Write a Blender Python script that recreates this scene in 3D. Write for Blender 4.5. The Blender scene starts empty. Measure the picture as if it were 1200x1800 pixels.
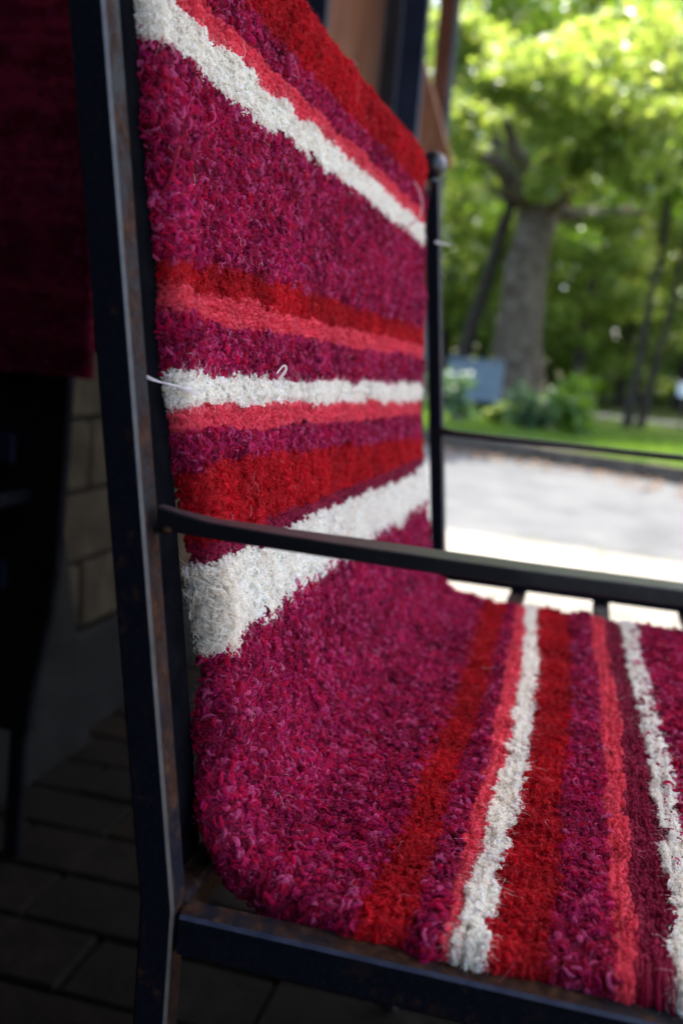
import bpy, math, random
import numpy as np
from mathutils import Matrix, Vector

rng = np.random.default_rng(7)
random.seed(7)
scene = bpy.context.scene
COL = scene.collection

# ------------------------------------------------------------------ camera
CAM = np.array([0.1151, -0.2932, 0.6384])
RT = np.array([0.9654, 0.2464, 0.0853]); UP = np.array([-0.1193, 0.1263, 0.9848]); FW = np.array([-0.2319, 0.9609, -0.1513])
FPX = 1750.4                                    # focal length in pixels of the 1200 x 1800 photograph
cd = bpy.data.cameras.new('camera')
cam = bpy.data.objects.new('camera', cd); COL.objects.link(cam); scene.camera = cam
cd.sensor_fit = 'VERTICAL'; cd.sensor_height = 36.0; cd.sensor_width = 24.0
cd.lens = FPX / 1800 * 36
M = Matrix.Identity(4)
for i in range(3):
    M[i][0] = RT[i]; M[i][1] = UP[i]; M[i][2] = -FW[i]; M[i][3] = CAM[i]
cam.matrix_world = M
cd.clip_start = 0.02; cd.clip_end = 1500
cd.dof.use_dof = True; cd.dof.focus_distance = 0.41; cd.dof.aperture_fstop = 7.2

# ------------------------------------------------------------------ light
SUN_EL = math.radians(61); SUN_AZ = np.array([0.30, 0.95])   # horizontal direction towards the sun
SUN_AZ = SUN_AZ / np.linalg.norm(SUN_AZ)
w = bpy.data.worlds.new('World'); scene.world = w; w.use_nodes = True
nt = w.node_tree; nt.nodes.clear()
sky = nt.nodes.new('ShaderNodeTexSky'); sky.sky_type = 'NISHITA'; sky.sun_disc = False
sky.air_density = .7; sky.dust_density = 3.0; sky.ozone_density = .2; sky.sun_elevation = SUN_EL; sky.sun_rotation = math.atan2(SUN_AZ[0], SUN_AZ[1])
bg = nt.nodes.new('ShaderNodeBackground'); bg.inputs['Strength'].default_value = 0.15
wo = nt.nodes.new('ShaderNodeOutputWorld')
nt.links.new(sky.outputs[0], bg.inputs[0]); nt.links.new(bg.outputs[0], wo.inputs[0])
sd = bpy.data.lights.new('sun', 'SUN'); sd.energy = 3.0; sd.angle = math.radians(0.5); sd.color = (1, .95, .87)
sun = bpy.data.objects.new('sun', sd); COL.objects.link(sun)
sdir = Vector((SUN_AZ[0] * math.cos(SUN_EL), SUN_AZ[1] * math.cos(SUN_EL), math.sin(SUN_EL)))
sun.rotation_euler = sdir.to_track_quat('Z', 'Y').to_euler()
vs = scene.view_settings
vs.view_transform = 'Standard'; vs.look = 'None'; vs.exposure = 2.68; vs.gamma = 1.0; vs.use_curve_mapping = False
scene.render.engine = 'CYCLES'
scene.cycles.use_denoising = True
scene.cycles.max_bounces = 8; scene.cycles.diffuse_bounces = 4; scene.cycles.transparent_max_bounces = 6
scene.cycles.sample_clamp_indirect = 6.0
try:
    scene.cycles_curves.shape = 'THICK'; scene.cycles_curves.subdivisions = 2
except Exception:
    pass

def at(px, py, depth):
    """a point of the photograph at a distance along the view axis"""
    d = FW + RT * (px - 600) / FPX - UP * (py - 900) / FPX
    return CAM + d * depth

# ------------------------------------------------------------------ helpers
def tag(o, label=None, cat=None, group=None, kind=None):
    if label: o['label'] = label
    if cat: o['category'] = cat
    if group: o['group'] = group
    if kind: o['kind'] = kind
    return o

def link(name, data, parent=None, mat=None):
    o = bpy.data.objects.new(name, data); COL.objects.link(o)
    if parent is not None:
        o.parent = parent
    if mat is not None and len(data.materials) == 0:
        data.materials.append(mat)
    return o

def empty(name, loc=(0, 0, 0)):
    o = bpy.data.objects.new(name, None); COL.objects.link(o); o.location = loc
    o.empty_display_size = .05
    return o

def npmesh(name, V, F, smooth=False):
    """V (n,3), F (m,k) arrays of equal sided faces"""
    V = np.asarray(V, np.float32); F = np.asarray(F, np.int32)
    me = bpy.data.meshes.new(name)
    me.vertices.add(len(V)); me.vertices.foreach_set('co', V.ravel())
    m, k = F.shape
    me.loops.add(m * k); me.loops.foreach_set('vertex_index', F.ravel())
    me.polygons.add(m); me.polygons.foreach_set('loop_start', np.arange(0, m * k, k, dtype=np.int32))
    try:
        me.polygons.foreach_set('loop_total', np.full(m, k, np.int32))
    except Exception:
        pass
    if smooth:
        me.polygons.foreach_set('use_smooth', np.ones(m, bool))
    me.update(calc_edges=True); me.validate()
    return me

def pymesh(name, V, F, smooth=False):
    me = bpy.data.meshes.new(name); me.from_pydata([tuple(map(float, v)) for v in V], [], F); me.update()
    if smooth:
        for p in me.polygons: p.use_smooth = True
    return me

def sweep_mesh(name, pts, widths, bevel=0.18, ref=(0, 0, 1), smooth=False):
    """a bar with an eight-cornered (chamfered) section swept along pts; widths = list of (w, h): w across, h along ref"""
    pts = [Vector(p) for p in pts]; V = []; F = []
    ref = Vector(ref)
    for i, p in enumerate(pts):
        a = pts[max(i - 1, 0)]; b = pts[min(i + 1, len(pts) - 1)]
        t = (b - a).normalized(); s = t.cross(ref).normalized(); u = s.cross(t).normalized()
        w_, h_ = widths[i] if isinstance(widths, list) else widths
        c = bevel * min(w_, h_)
        x, y = w_ / 2, h_ / 2
        for sx, sy in ((-x, -y + c), (-x + c, -y), (x - c, -y), (x, -y + c), (x, y - c), (x - c, y), (-x + c, y), (-x, y - c)):
            V.append(p + s * sx + u * sy)
    n = len(pts)
    for i in range(n - 1):
        for k in range(8):
            k2 = (k + 1) % 8
            F.append((i * 8 + k, i * 8 + k2, (i + 1) * 8 + k2, (i + 1) * 8 + k))
    F.append(tuple(range(7, -1, -1))); F.append(tuple((n - 1) * 8 + k for k in range(8)))
    me = pymesh(name, V, F, smooth)
    return me

def box_mesh(name, lo, hi, bevel=0.0):
    lo = Vector(lo); hi = Vector(hi); c = (lo + hi) / 2; h = (hi - lo) / 2
    b = min(bevel, min(h) * .9)
    if b <= 0:
        V = [c + Vector((sx * h.x, sy * h.y, sz * h.z)) for sx in (-1, 1) for sy in (-1, 1) for sz in (-1, 1)]
        F = [(0, 1, 3, 2), (4, 6, 7, 5), (0, 4, 5, 1), (2, 3, 7, 6), (0, 2, 6, 4), (1, 5, 7, 3)]
        return pymesh(name, V, F)
    import bmesh
    bm = bmesh.new(); bmesh.ops.create_cube(bm, size=1)
    for v in bm.verts: v.co = Vector((v.co.x * 2 * h.x, v.co.y * 2 * h.y, v.co.z * 2 * h.z)) + c
    bmesh.ops.bevel(bm, geom=bm.edges[:], offset=b, segments=1, affect='EDGES')
    me = bpy.data.meshes.new(name); bm.to_mesh(me); bm.free()
    return me

def lathe_mesh(name, prof, centre, n=28):
    V = []; F = []
    for r, z in prof:
        for k in range(n):
            a = 2 * math.pi * k / n
            V.append((centre[0] + r * math.cos(a), centre[1] + r * math.sin(a), centre[2] + z))
    for i in range(len(prof) - 1):
        for k in range(n):
            k2 = (k + 1) % n
            F.append((i * n + k, i * n + k2, (i + 1) * n + k2, (i + 1) * n + k))
    return pymesh(name, V, F, True)

def tube_mesh(name, paths, n=9):
    """tapered round tubes joined: paths = list of (points, radii)"""
    V = []; F = []
    for pts, rad in paths:
        base = len(V); pts = [Vector(p) for p in pts]
        for i, p in enumerate(pts):
            a = pts[max(i - 1, 0)]; b = pts[min(i + 1, len(pts) - 1)]
            t = (b - a).normalized(); s = t.cross(Vector((.31, .17, .93)) if abs(t.z) < .9 else Vector((1, 0, 0))).normalized(); u = s.cross(t)
            for k in range(n):
                an = 2 * math.pi * k / n
                V.append(p + (s * math.cos(an) + u * math.sin(an)) * rad[i] * (1 + .06 * math.sin(3 * an + i)))
        for i in range(len(pts) - 1):
            for k in range(n):
                k2 = (k + 1) % n
                F.append((base + i * n + k, base + i * n + k2, base + (i + 1) * n + k2, base + (i + 1) * n + k))
    return pymesh(name, V, F, True)

def hair(name, P, R, C=None, mat=None, parent=None):
    """P (n,k,3) control points, R (n,k) radii, C (n,3) colours -> one Curves object"""
    n, k, _ = P.shape
    cu = bpy.data.hair_curves.new(name)
    cu.add_curves([k] * n)
    cu.attributes['position'].data.foreach_set('vector', P.astype(np.float32).ravel())
    ra = cu.attributes.get('radius') or cu.attributes.new('radius', 'FLOAT', 'POINT')
    ra.data.foreach_set('value', R.astype(np.float32).ravel())
    if C is not None:
        at_ = cu.attributes.new('yarn', 'FLOAT_COLOR', 'CURVE')
        cc = np.ones((n, 4), np.float32); cc[:, :3] = C
        at_.data.foreach_set('color', cc.ravel())
    return link(name, cu, parent, mat)

# 1-D / 2-D value noise
_lat = rng.random(8192)
def n1(x, seed=0):
    x = np.asarray(x, float); i = np.floor(x).astype(int); f = x - i; f = f * f * (3 - 2 * f)
    return (_lat[(i * 131 + seed * 977) % 8192] * (1 - f) + _lat[((i + 1) * 131 + seed * 977) % 8192] * f) * 2 - 1
def n2(x, y, seed=0):
    x = np.asarray(x, float); y = np.asarray(y, float)
    i = np.floor(x).astype(int); j = np.floor(y).astype(int); f = x - i; g = y - j; f = f * f * (3 - 2 * f); g = g * g * (3 - 2 * g)
    h = lambda a, b: _lat[(a * 1619 + b * 31337 + seed * 977) % 8192]
    return ((h(i, j) * (1 - f) + h(i + 1, j) * f) * (1 - g) + (h(i, j + 1) * (1 - f) + h(i + 1, j + 1) * f) * g) * 2 - 1

# ------------------------------------------------------------------ materials
def newmat(name):
    m = bpy.data.materials.new(name); m.use_nodes = True
    t = m.node_tree; b = t.nodes['Principled BSDF']
    return m, t, b

def noise(t, scale, detail=4, rough=.6, coord='Object'):
    tc = t.nodes.new('ShaderNodeTexCoord'); n = t.nodes.new('ShaderNodeTexNoise')
    n.inputs['Scale'].default_value = scale; n.inputs['Detail'].default_value = detail; n.inputs['Roughness'].default_value = rough
    t.links.new(tc.outputs[coord], n.inputs['Vector'])
    return n

def ramp(t, src, stops):
    r = t.nodes.new('ShaderNodeValToRGB'); e = r.color_ramp.elements
    while len(e) < len(stops): e.new(.5)
    for k, (p, c) in enumerate(stops):
        e[k].position = p; e[k].color = (*c, 1)
    t.links.new(src, r.inputs[0]); return r

def bump(t, b, src, strength, dist):
    n = t.nodes.new('ShaderNodeBump'); n.inputs['Strength'].default_value = strength; n.inputs['Distance'].default_value = dist
    t.links.new(src, n.inputs['Height']); t.links.new(n.outputs[0], b.inputs['Normal'])

def mottled(name, stops, scale, rough=.8, bump_s=.4, bump_d=.002, bscale=None, spec=.04):
    m, t, b = newmat(name)
    n = noise(t, scale, 6, .65); r = ramp(t, n.outputs['Fac'], stops)
    t.links.new(r.outputs[0], b.inputs['Base Color']); b.inputs['Roughness'].default_value = rough
    b.inputs['Specular IOR Level'].default_value = spec
    n_b = noise(t, bscale or scale * 4, 5, .6)
    bump(t, b, n_b.outputs['Fac'], bump_s, bump_d)
    return m

def iron_material(name, rust=.5, wear=.0, spec=.07, rough=.5):
    """navy black paint with fine speckles, worn through to brown rust in blotches, more of it on the faces turned to the weather"""
    m, t, b = newmat(name)
    n = noise(t, 130, 9, .75); n_l = noise(t, 26, 4, .6)
    mp = t.nodes.new('ShaderNodeMath'); mp.operation = 'MULTIPLY_ADD'
    t.links.new(n_l.outputs['Fac'], mp.inputs[0]); mp.inputs[1].default_value = .8
    t.links.new(n.outputs['Fac'], mp.inputs[2])
    g = t.nodes.new('ShaderNodeNewGeometry'); sx = t.nodes.new('ShaderNodeSeparateXYZ')
    t.links.new(g.outputs['Normal'], sx.inputs[0])
    zz = t.nodes.new('ShaderNodeMath'); zz.operation = 'MULTIPLY'; zz.inputs[1].default_value = 1.1; t.links.new(sx.outputs['Z'], zz.inputs[0])
    mx = t.nodes.new('ShaderNodeMath'); mx.operation = 'MAXIMUM'; t.links.new(sx.outputs['X'], mx.inputs[0]); t.links.new(zz.outputs[0], mx.inputs[1])
    m0 = t.nodes.new('ShaderNodeMath'); m0.operation = 'MAXIMUM'; m0.inputs[1].default_value = 0; t.links.new(mx.outputs[0], m0.inputs[0])
    cl = t.nodes.new('ShaderNodeMath'); cl.operation = 'MULTIPLY_ADD'
    t.links.new(m0.outputs[0], cl.inputs[0]); cl.inputs[1].default_value = wear; t.links.new(mp.outputs[0], cl.inputs[2])
    mr = t.nodes.new('ShaderNodeMapRange'); mr.inputs['From Min'].default_value = 1.16 - rust; mr.inputs['From Max'].default_value = 1.34 - rust
    t.links.new(cl.outputs[0], mr.inputs['Value'])
    mix = t.nodes.new('ShaderNodeMix'); mix.data_type = 'RGBA'
    paint = ramp(t, noise(t, 700, 5, .75).outputs['Fac'], [(.35, (.003, .0034, .006)), (.60, (.006, .007, .012)), (.70, (.034, .029, .026))])
    rc = ramp(t, noise(t, 210, 6).outputs['Fac'], [(.3, (.010, .005, .0035)), (.52, (.032, .014, .0075)), (.75, (.068, .032, .017))])
    t.links.new(mr.outputs[0], mix.inputs['Factor']); t.links.new(paint.outputs[0], mix.inputs['A']); t.links.new(rc.outputs[0], mix.inputs['B'])
    t.links.new(mix.outputs['Result'], b.inputs['Base Color'])
    rr = t.nodes.new('ShaderNodeMapRange'); rr.inputs['To Min'].default_value = rough; rr.inputs['To Max'].default_value = .95
    t.links.new(mr.outputs[0], rr.inputs['Value']); t.links.new(rr.outputs[0], b.inputs['Roughness'])
    b.inputs['Specular IOR Level'].default_value = spec
    bump(t, b, n.outputs['Fac'], .5, .0008)
    return m

IRON = iron_material('painted iron', .18, .17)
IRON_CLEAN = iron_material('painted iron arm', .06, .03, .6, .36)
IRON_DULL = mottled('dull black iron', [(.3, (.002, .002, .003)), (.7, (.005, .005, .006))], 60, 1.0, .2, .0005, 300, .0)  # even near-black tone for the back slats

def wool_base(name, col):
    m, t, b = newmat(name)
    d = [c * .55 for c in col]
    n = noise(t, 420, 4, .7); r = ramp(t, n.outputs['Fac'], [(.3, d), (.7, col)])
    t.links.new(r.outputs[0], b.inputs['Base Color']); b.inputs['Roughness'].default_value = .95
    b.inputs['Specular IOR Level'].default_value = .1
    bump(t, b, n.outputs['Fac'], .6, .002)
    return m

def wool_yarn():
    m, t, b = newmat('wool yarn')
    a = t.nodes.new('ShaderNodeAttribute'); a.attribute_name = 'yarn'
    t.links.new(a.outputs['Color'], b.inputs['Base Color'])
    b.inputs['Roughness'].default_value = .6; b.inputs['Specular IOR Level'].default_value = .06
    tr = t.nodes.new('ShaderNodeBsdfTranslucent'); t.links.new(a.outputs['Color'], tr.inputs[0])
    mx = t.nodes.new('ShaderNodeMixShader'); mx.inputs[0].default_value = .5     # thin wool lets light through
    out_ = [n_ for n_ in t.nodes if n_.type == 'OUTPUT_MATERIAL'][0]
    t.links.new(b.outputs[0], mx.inputs[1]); t.links.new(tr.outputs[0], mx.inputs[2]); t.links.new(mx.outputs[0], out_.inputs[0])
    return m
YARN = wool_yarn()

# ------------------------------------------------------------------ ground, road, pavement
def sheet(name, poly, z, mat, thick=None):
    V = [(x, y, z) for x, y in poly]; F = [tuple(range(len(poly)))]
    if thick:
        n = len(poly); V += [(x, y, z - thick) for x, y in poly]
        F += [tuple(range(2 * n - 1, n - 1, -1))] + [((k + 1) % n, k, n + k, n + (k + 1) % n) for k in range(n)]
    o = link(name, pymesh(name, V, F), None, mat)
    return tag(o, kind='structure')

GRASS = mottled('lawn grass', [(.3, (.022, .032, .008)), (.55, (.045, .060, .014)), (.8, (.085, .088, .03))], 2.2, .9, .8, .05, 30)
ROADM = mottled('pale stone road', [(.25, (.056, .058, .059)), (.5, (.084, .086, .087)), (.75, (.112, .113, .112))], 3.0, .9, .6, .01, 60)
PAVE = mottled('pale concrete', [(.3, (.135, .125, .108)), (.6, (.185, .172, .15)), (.8, (.23, .215, .19))], 5.0, .9, .4, .004, 90)
KERB = mottled('grey kerb stone', [(.3, (.055, .047, .036)), (.7, (.115, .098, .075))], 9, .9, .5, .006, 60)
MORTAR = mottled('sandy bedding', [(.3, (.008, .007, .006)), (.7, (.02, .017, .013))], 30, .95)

ground = sheet('ground', [(-400, -400), (400, -400), (400, 700), (-400, 700)], -.14, GRASS)
K0 = np.array([-1.187, 9.056]); K1 = np.array([.843, 7.816]); KD = (K1 - K0) / np.linalg.norm(K1 - K0); KN = np.array([-KD[1], KD[0]])
if KN[1] < 0: KN = -KN
def kline(d, off): return tuple(K0 + KD * d + KN * off)
road = sheet('road', [(-16, 3.62 + .12 * 16), (18, 3.62 - .12 * 18), kline(32, 0), kline(-20, 0)], -.10, ROADM)
lawn = sheet('lawn', [kline(-60, .16), kline(60, .16), kline(60, 300), kline(-60, 300)], .0, GRASS)
path = sheet('path', [kline(-20, 9.5), kline(40, 6.6), kline(40, 8.2), kline(-20, 11.1)], .012, PAVE)
pave_bed = sheet('pavement', [(-8, 1.62), (1.305, 1.62), (1.305, -9), (18, -9), (18, 3.62 - .12 * 18 - .02), (-16, 3.60 + .12 * 16)], -.012, PAVE)
me_slab = None
for i in range(-5, 10):
    for j in range(2):
        x0 = -1.02 + i * .92 + .31 * j; y0 = 1.63 + j * .92
        def yedge(x): return 3.60 - .12 * x
        y1a = y0 + .91 if j == 0 else yedge(x0); y1b = y0 + .91 if j == 0 else yedge(x0 + .91)
        V = [(x0, y0, 0), (x0 + .91, y0, 0), (x0 + .91, y1b, 0), (x0, y1a, 0)]
        if y1a < y0 + .1 or y1b < y0 + .1: continue
        dz = rng.uniform(-.003, .003)
        V = [(x, y, z + dz) for x, y, z in V] + [(x, y, -.011) for x, y, z in V]
        F = [(0, 1, 2, 3), (1, 0, 4, 5), (2, 1, 5, 6), (3, 2, 6, 7), (0, 3, 7, 4)]
        link('slab', pymesh('slab', V, F), pave_bed, PAVE)
# kerb stones along the far side of the road
kerb = tag(empty('kerb'), kind='structure')
for k in range(-9, 22):
    a = k * 1.0
    q = [kline(a + .01, 0), kline(a + .99, 0), kline(a + .99, .155), kline(a + .01, .155)]
    V = [(x, y, .03 + rng.uniform(-.006, .006)) for x, y in q] + [(x, y, -.12) for x, y in q]
    F = [(0, 1, 2, 3), (1, 0, 4, 5), (2, 1, 5, 6), (3, 2, 6, 7), (0, 3, 7, 4)]
    link('kerb_stone', pymesh('kerb_stone', V, F), kerb, KERB)
# brown leaf litter in the gutter (nobody could count it)
LITTER = mottled('dry leaves', [(.3, (.09, .055, .03)), (.7, (.17, .11, .07))], 12, .9)
n = 1500
a = rng.uniform(-8, 14, n); off = -np.abs(rng.normal(0, .45, n)) - .02
ctr = np.column_stack([K0[0] + KD[0] * a + KN[0] * off, K0[1] + KD[1] * a + KN[1] * off, np.full(n, -.09)])
ang = rng.uniform(0, 6.28, n); sz = rng.uniform(.02, .045, n); V = []
for k in range(4):
    aa = ang + k * math.pi / 2
    V.append(ctr + np.column_stack([np.cos(aa) * sz, np.sin(aa) * sz * .9, rng.uniform(0, .02, n)]))
V = np.stack(V, 1).reshape(-1, 3)
tag(link('leaf_litter', npmesh('leaf_litter', V, np.arange(4 * n).reshape(-1, 4)), None, LITTER),
    'brown dry leaves lying in the gutter along the far kerb', 'leaf litter', kind='stuff')

# porch floor: brick pavers
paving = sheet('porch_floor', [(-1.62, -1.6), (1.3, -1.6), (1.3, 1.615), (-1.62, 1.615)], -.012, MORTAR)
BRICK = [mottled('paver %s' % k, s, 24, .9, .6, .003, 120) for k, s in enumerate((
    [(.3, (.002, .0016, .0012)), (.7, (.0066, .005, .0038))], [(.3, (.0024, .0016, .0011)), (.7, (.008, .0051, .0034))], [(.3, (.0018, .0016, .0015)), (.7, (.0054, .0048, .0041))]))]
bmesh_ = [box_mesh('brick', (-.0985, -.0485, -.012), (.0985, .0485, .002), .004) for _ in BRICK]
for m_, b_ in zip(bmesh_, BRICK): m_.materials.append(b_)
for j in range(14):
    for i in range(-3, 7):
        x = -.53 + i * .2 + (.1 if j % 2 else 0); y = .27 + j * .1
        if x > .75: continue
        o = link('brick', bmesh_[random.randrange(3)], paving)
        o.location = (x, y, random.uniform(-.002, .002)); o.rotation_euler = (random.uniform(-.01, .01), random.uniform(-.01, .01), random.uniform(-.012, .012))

# ------------------------------------------------------------------ building: stone wall, added shading walls and roof
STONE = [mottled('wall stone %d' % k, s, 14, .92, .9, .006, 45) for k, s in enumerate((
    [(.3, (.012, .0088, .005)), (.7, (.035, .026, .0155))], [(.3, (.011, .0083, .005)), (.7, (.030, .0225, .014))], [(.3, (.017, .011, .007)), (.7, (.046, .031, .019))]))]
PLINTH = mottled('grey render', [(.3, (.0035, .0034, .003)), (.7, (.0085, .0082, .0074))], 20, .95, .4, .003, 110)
wall = empty('stone_wall', (-.63, 1.0, 0)); wall.location = (0, 0, 0)
tag(wall, 'dim coursed stone wall with grey plinth at the left behind the chair', 'wall')
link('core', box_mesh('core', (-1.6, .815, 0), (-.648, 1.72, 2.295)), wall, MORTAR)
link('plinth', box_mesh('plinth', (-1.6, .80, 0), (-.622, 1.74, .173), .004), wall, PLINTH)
link('vent', lathe_mesh('vent', [(.0, -.001), (.020, -.001), (.020, .004), (.012, .004), (.011, -.003), (0, -.003)], (0, 0, 0), 14), wall, IRON)
vent = COL.objects[-1] if False else bpy.data.objects['vent']
vent.location = (-.620, .985, .06); vent.rotation_euler = (0, math.pi / 2, 0)
# flared buttress beside the stones
bV = [(-.66, .80, 0), (-.60, .80, 0), (-.60, 1.10, 0), (-.66, 1.10, 0), (-.66, .80, .36), (-.618, .80, .36), (-.618, 1.015, .36), (-.66, 1.015, .36)]
link('buttress', pymesh('buttress', bV, [(3, 2, 1, 0), (4, 5, 6, 7), (0, 1, 5, 4), (1, 2, 6, 5), (2, 3, 7, 6), (3, 0, 4, 7)]), wall, PLINTH)
for r in range(18):
    z0 = .176 + r * .1125
    y = .805 - (r % 2) * .17
    while y < 1.72:
        L = random.uniform(.24, .40); y1 = min(y + L, 1.73)
        if y1 - y > .05:
            pr = random.uniform(-.636, -.628)
            me = box_mesh('block', (-.66, max(y, .805) + .003, z0 + .003), (pr, y1 - .003, z0 + .1095), .006)
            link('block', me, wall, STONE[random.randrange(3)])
        y = y1

RWOOD = mottled('roof boards', [(.3, (.05, .035, .025)), (.7, (.10, .075, .05))], 6, .85)
roof = tag(empty('shade_roof'), 'unseen timber porch roof added to shade the chairs', 'roof')  # out of view, added to block light from the rug and wall
for k in range(11):
    link('board', box_mesh('board', (-1.6 + k * .225, -2.4, 2.42), (-1.6 + k * .225 + .22, 2.9, 2.445)), roof, RWOOD)
for y in (-2.2, -.6, .98, 2.78):
    link('beam', box_mesh('beam', (-1.6, y, 2.30), (.87, y + .09, 2.418)), roof, RWOOD)
# unseen walls added behind the camera to darken the porch
side = tag(empty('shade_wall'), 'unseen wall added to darken the porch behind the left-hand chair', 'wall')
link('core', box_mesh('core', (-1.62, -1.75, -.012), (.75, -1.6, 2.29)), side, STONE[2])
link('core', box_mesh('core', (-1.75, -1.595, -.012), (-1.62, .80, 2.29)), side, STONE[2])

# ------------------------------------------------------------------ timber screen with steel posts, at the end of the wall
def wood(name, cols, scale=5):
    m, t, b = newmat(name)
    tc = t.nodes.new('ShaderNodeTexCoord'); mp = t.nodes.new('ShaderNodeMapping'); mp.inputs['Scale'].default_value = (26, 26, 3.0); mp.inputs['Rotation'].default_value = (0, .45, 0)
    n = t.nodes.new('ShaderNodeTexNoise'); n.inputs['Scale'].default_value = scale; n.inputs['Detail'].default_value = 6
    t.links.new(tc.outputs['Object'], mp.inputs[0]); t.links.new(mp.outputs[0], n.inputs['Vector'])
    r = ramp(t, n.outputs['Fac'], cols); t.links.new(r.outputs[0], b.inputs['Base Color']); b.inputs['Roughness'].default_value = .7
    bump(t, b, n.outputs['Fac'], .4, .004)
    return m
TIMBER = wood('red brown timber', [(.36, (.055, .018, .006)), (.5, (.18, .055, .014)), (.62, (.19, .080, .034))], .9)
STEEL = mottled('dark blue steel', [(.3, (.004, .005, .010)), (.7, (.008, .010, .019))], 9, .8, .1, .001, 60, .02)
STEEL_L = mottled('paler blue steel', [(.3, (.05, .064, .088)), (.7, (.09, .11, .145))], 7, .6, .1, .001, 60, .2)
screen = tag(empty('timber_screen'), 'red-brown timber screen with dark steel posts behind the rug', 'screen')
def post_at(px, py, depth, side_, ang, mat, name='post', z1=2.4, parent=screen):
    p = at(px, py, depth)
    me = box_mesh(name, (-side_ / 2, -side_ / 2, 0), (side_ / 2, side_ / 2, z1), .004)
    o = link(name, me, parent, mat); o.location = (p[0], p[1], 0); o.rotation_euler = (0, 0, ang)
    return o
VA = math.atan2(FW[0], FW[1])
for px, dd, sd_, an in ((534, 2.45, .088, 47), (716, 2.70, .082, 50)):  # paler strips on one face and one edge of each post
    po = post_at(px, 10, dd, sd_, math.radians(an), STEEL)
    h = sd_ / 2
    link('pale_strip', box_mesh('pale_strip', (-h - .004, -h + .004, .02), (-h - .0005, h - .004, 2.28)), po, STEEL_L)
    link('pale_strip', box_mesh('pale_strip', (h - .006, -h - .003, .02), (h + .002, -h - .0005, 2.28)), po, STEEL_L)
pA = at(560, 60, 2.60); pB = at(700, 60, 2.80)
dv = Vector((pB[0] - pA[0], pB[1] - pA[1], 0)); L = dv.length; an = math.atan2(dv.y, dv.x)
nb = 4
for k in range(nb):
    me = box_mesh('board', (0, -.012, 0), (L / nb * 1.35 - .004, .012, 2.3), .003)
    o = link('board', me, screen, TIMBER); o.location = (pA[0] + dv.x * (k * 1.2 - .8) / nb, pA[1] + dv.y * (k * 1.2 - .8) / nb, random.uniform(0, .004)); o.rotation_euler = (0, 0, an + random.uniform(-.02, .02))
# sloping brace between the post and the slim pole
b0 = at(724, 120, 2.95); b1 = at(768, 285, 2.95)
d = (b1 - b0) / np.linalg.norm(b1 - b0)
link('brace', sweep_mesh('brace', [tuple(b0 - d * .05), tuple(b1 + d * .02)], (.085, .03), .1, ref=(FW[0], FW[1], 0)), screen, TIMBER)
pole = tag(empty('iron_pole'), 'slim rust-brown pole with grey edge above the ball finial', 'pole')
RUST = mottled('rust brown iron', [(.3, (.055, .020, .012)), (.7, (.115, .048, .030))], 8, .7)
PALE = mottled('grey blue steel', [(.3, (.06, .075, .09)), (.7, (.12, .14, .16))], 8, .45)
p = at(781, 60, 3.1)
o = link('shaft', box_mesh('shaft', (-.024, -.03, 0), (.024, .03, 2.41), .004), pole, RUST); o.location = (p[0], p[1], 0); o.rotation_euler = (0, 0, .2)
p = at(799, 60, 3.1)
o = link('edge_strip', box_mesh('edge_strip', (-.010, -.03, 0), (.010, .03, 2.41), .003), pole, PALE); o.location = (p[0], p[1], 0); o.rotation_euler = (0, 0, .2)

# ------------------------------------------------------------------ the iron chair
W = .62
def Xb(z, y=0.0):
    f = y / W
    return (-.0085 + .0025 * f) - (.143 - .027 * f) * (z - .45)
EDGE_GLINT = mottled('pale edge highlight', [(.3, (.02, .019, .018)), (.7, (.085, .078, .07))], 60, .45, .2, .0005, 300, .5)  # lighter colour standing in for the edge highlight
chair = tag(empty('iron_chair', (0, 0, 0)), 'black painted iron armchair with rust spots under the striped rug', 'chair')
def back_post(y):
    pts = [(-.010, y, 0), (-.0087, y, .30), (Xb(.449, y), y, .449), (Xb(.475, y), y, .475), (Xb(.62, y), y, .62), (Xb(.800, y), y, .800)]
    me = sweep_mesh('back_post', pts, (.0125, .0115), .09, ref=(0, 1, 0))
    o = link('back_post', me, chair, IRON); me.materials.append(EDGE_GLINT)
    for p in me.polygons:                      # highlight painted on the arris between the outer and the front face
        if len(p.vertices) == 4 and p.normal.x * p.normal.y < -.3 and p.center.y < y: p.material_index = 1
    prof = [(.0055, -.0165), (.0055, -.0120)] + [(.0126 * math.sin(a), -.0126 * math.cos(a)) for a in np.linspace(.45, math.pi - .02, 16)] + [(0, .0126)]
    link('finial', lathe_mesh('finial', prof, (Xb(.813, y), y, .8140)), o, IRON_CLEAN)
back_post(.0058); back_post(W - .0058)
def bar(name, pts, wd, bev=.15, ref=(0, 0, 1), mat=IRON):
    return link(name, sweep_mesh(name, pts, wd, bev, ref), chair, mat)
rl = bar('seat_rail', [(.0, .0063, .4403), (.25, .0063, .4405), (.497, .0063, .4403)], (.0120, .0150), .10)
rl.data.materials.append(mottled('blue edge highlight', [(.3, (.012, .016, .035)), (.7, (.05, .058, .085))], 90, .4, .2, .0005, 300, .4))
for p in rl.data.polygons:  # bluish highlight painted along the upper front chamfer of the rail
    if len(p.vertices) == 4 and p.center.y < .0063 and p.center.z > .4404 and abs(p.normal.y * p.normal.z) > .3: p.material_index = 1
bar('seat_rail', [(.0, W - .0063, .4492), (.497, W - .0063, .4492)], (.0120, .0098), .14)
bar('seat_rail', [(-.008, .0118, .4402), (-.008, W - .0118, .4402)], (.0120, .0145), .14)
bar('seat_rail', [(.497, .0125, .4402), (.497, W - .0125, .4402)], (.0120, .0145), .14)
bar('top_rail', [(Xb(.793) - .003, .0118, .793), (Xb(.793, W) - .006, W - .0118, .793)], (.010, .012), .14)
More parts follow.
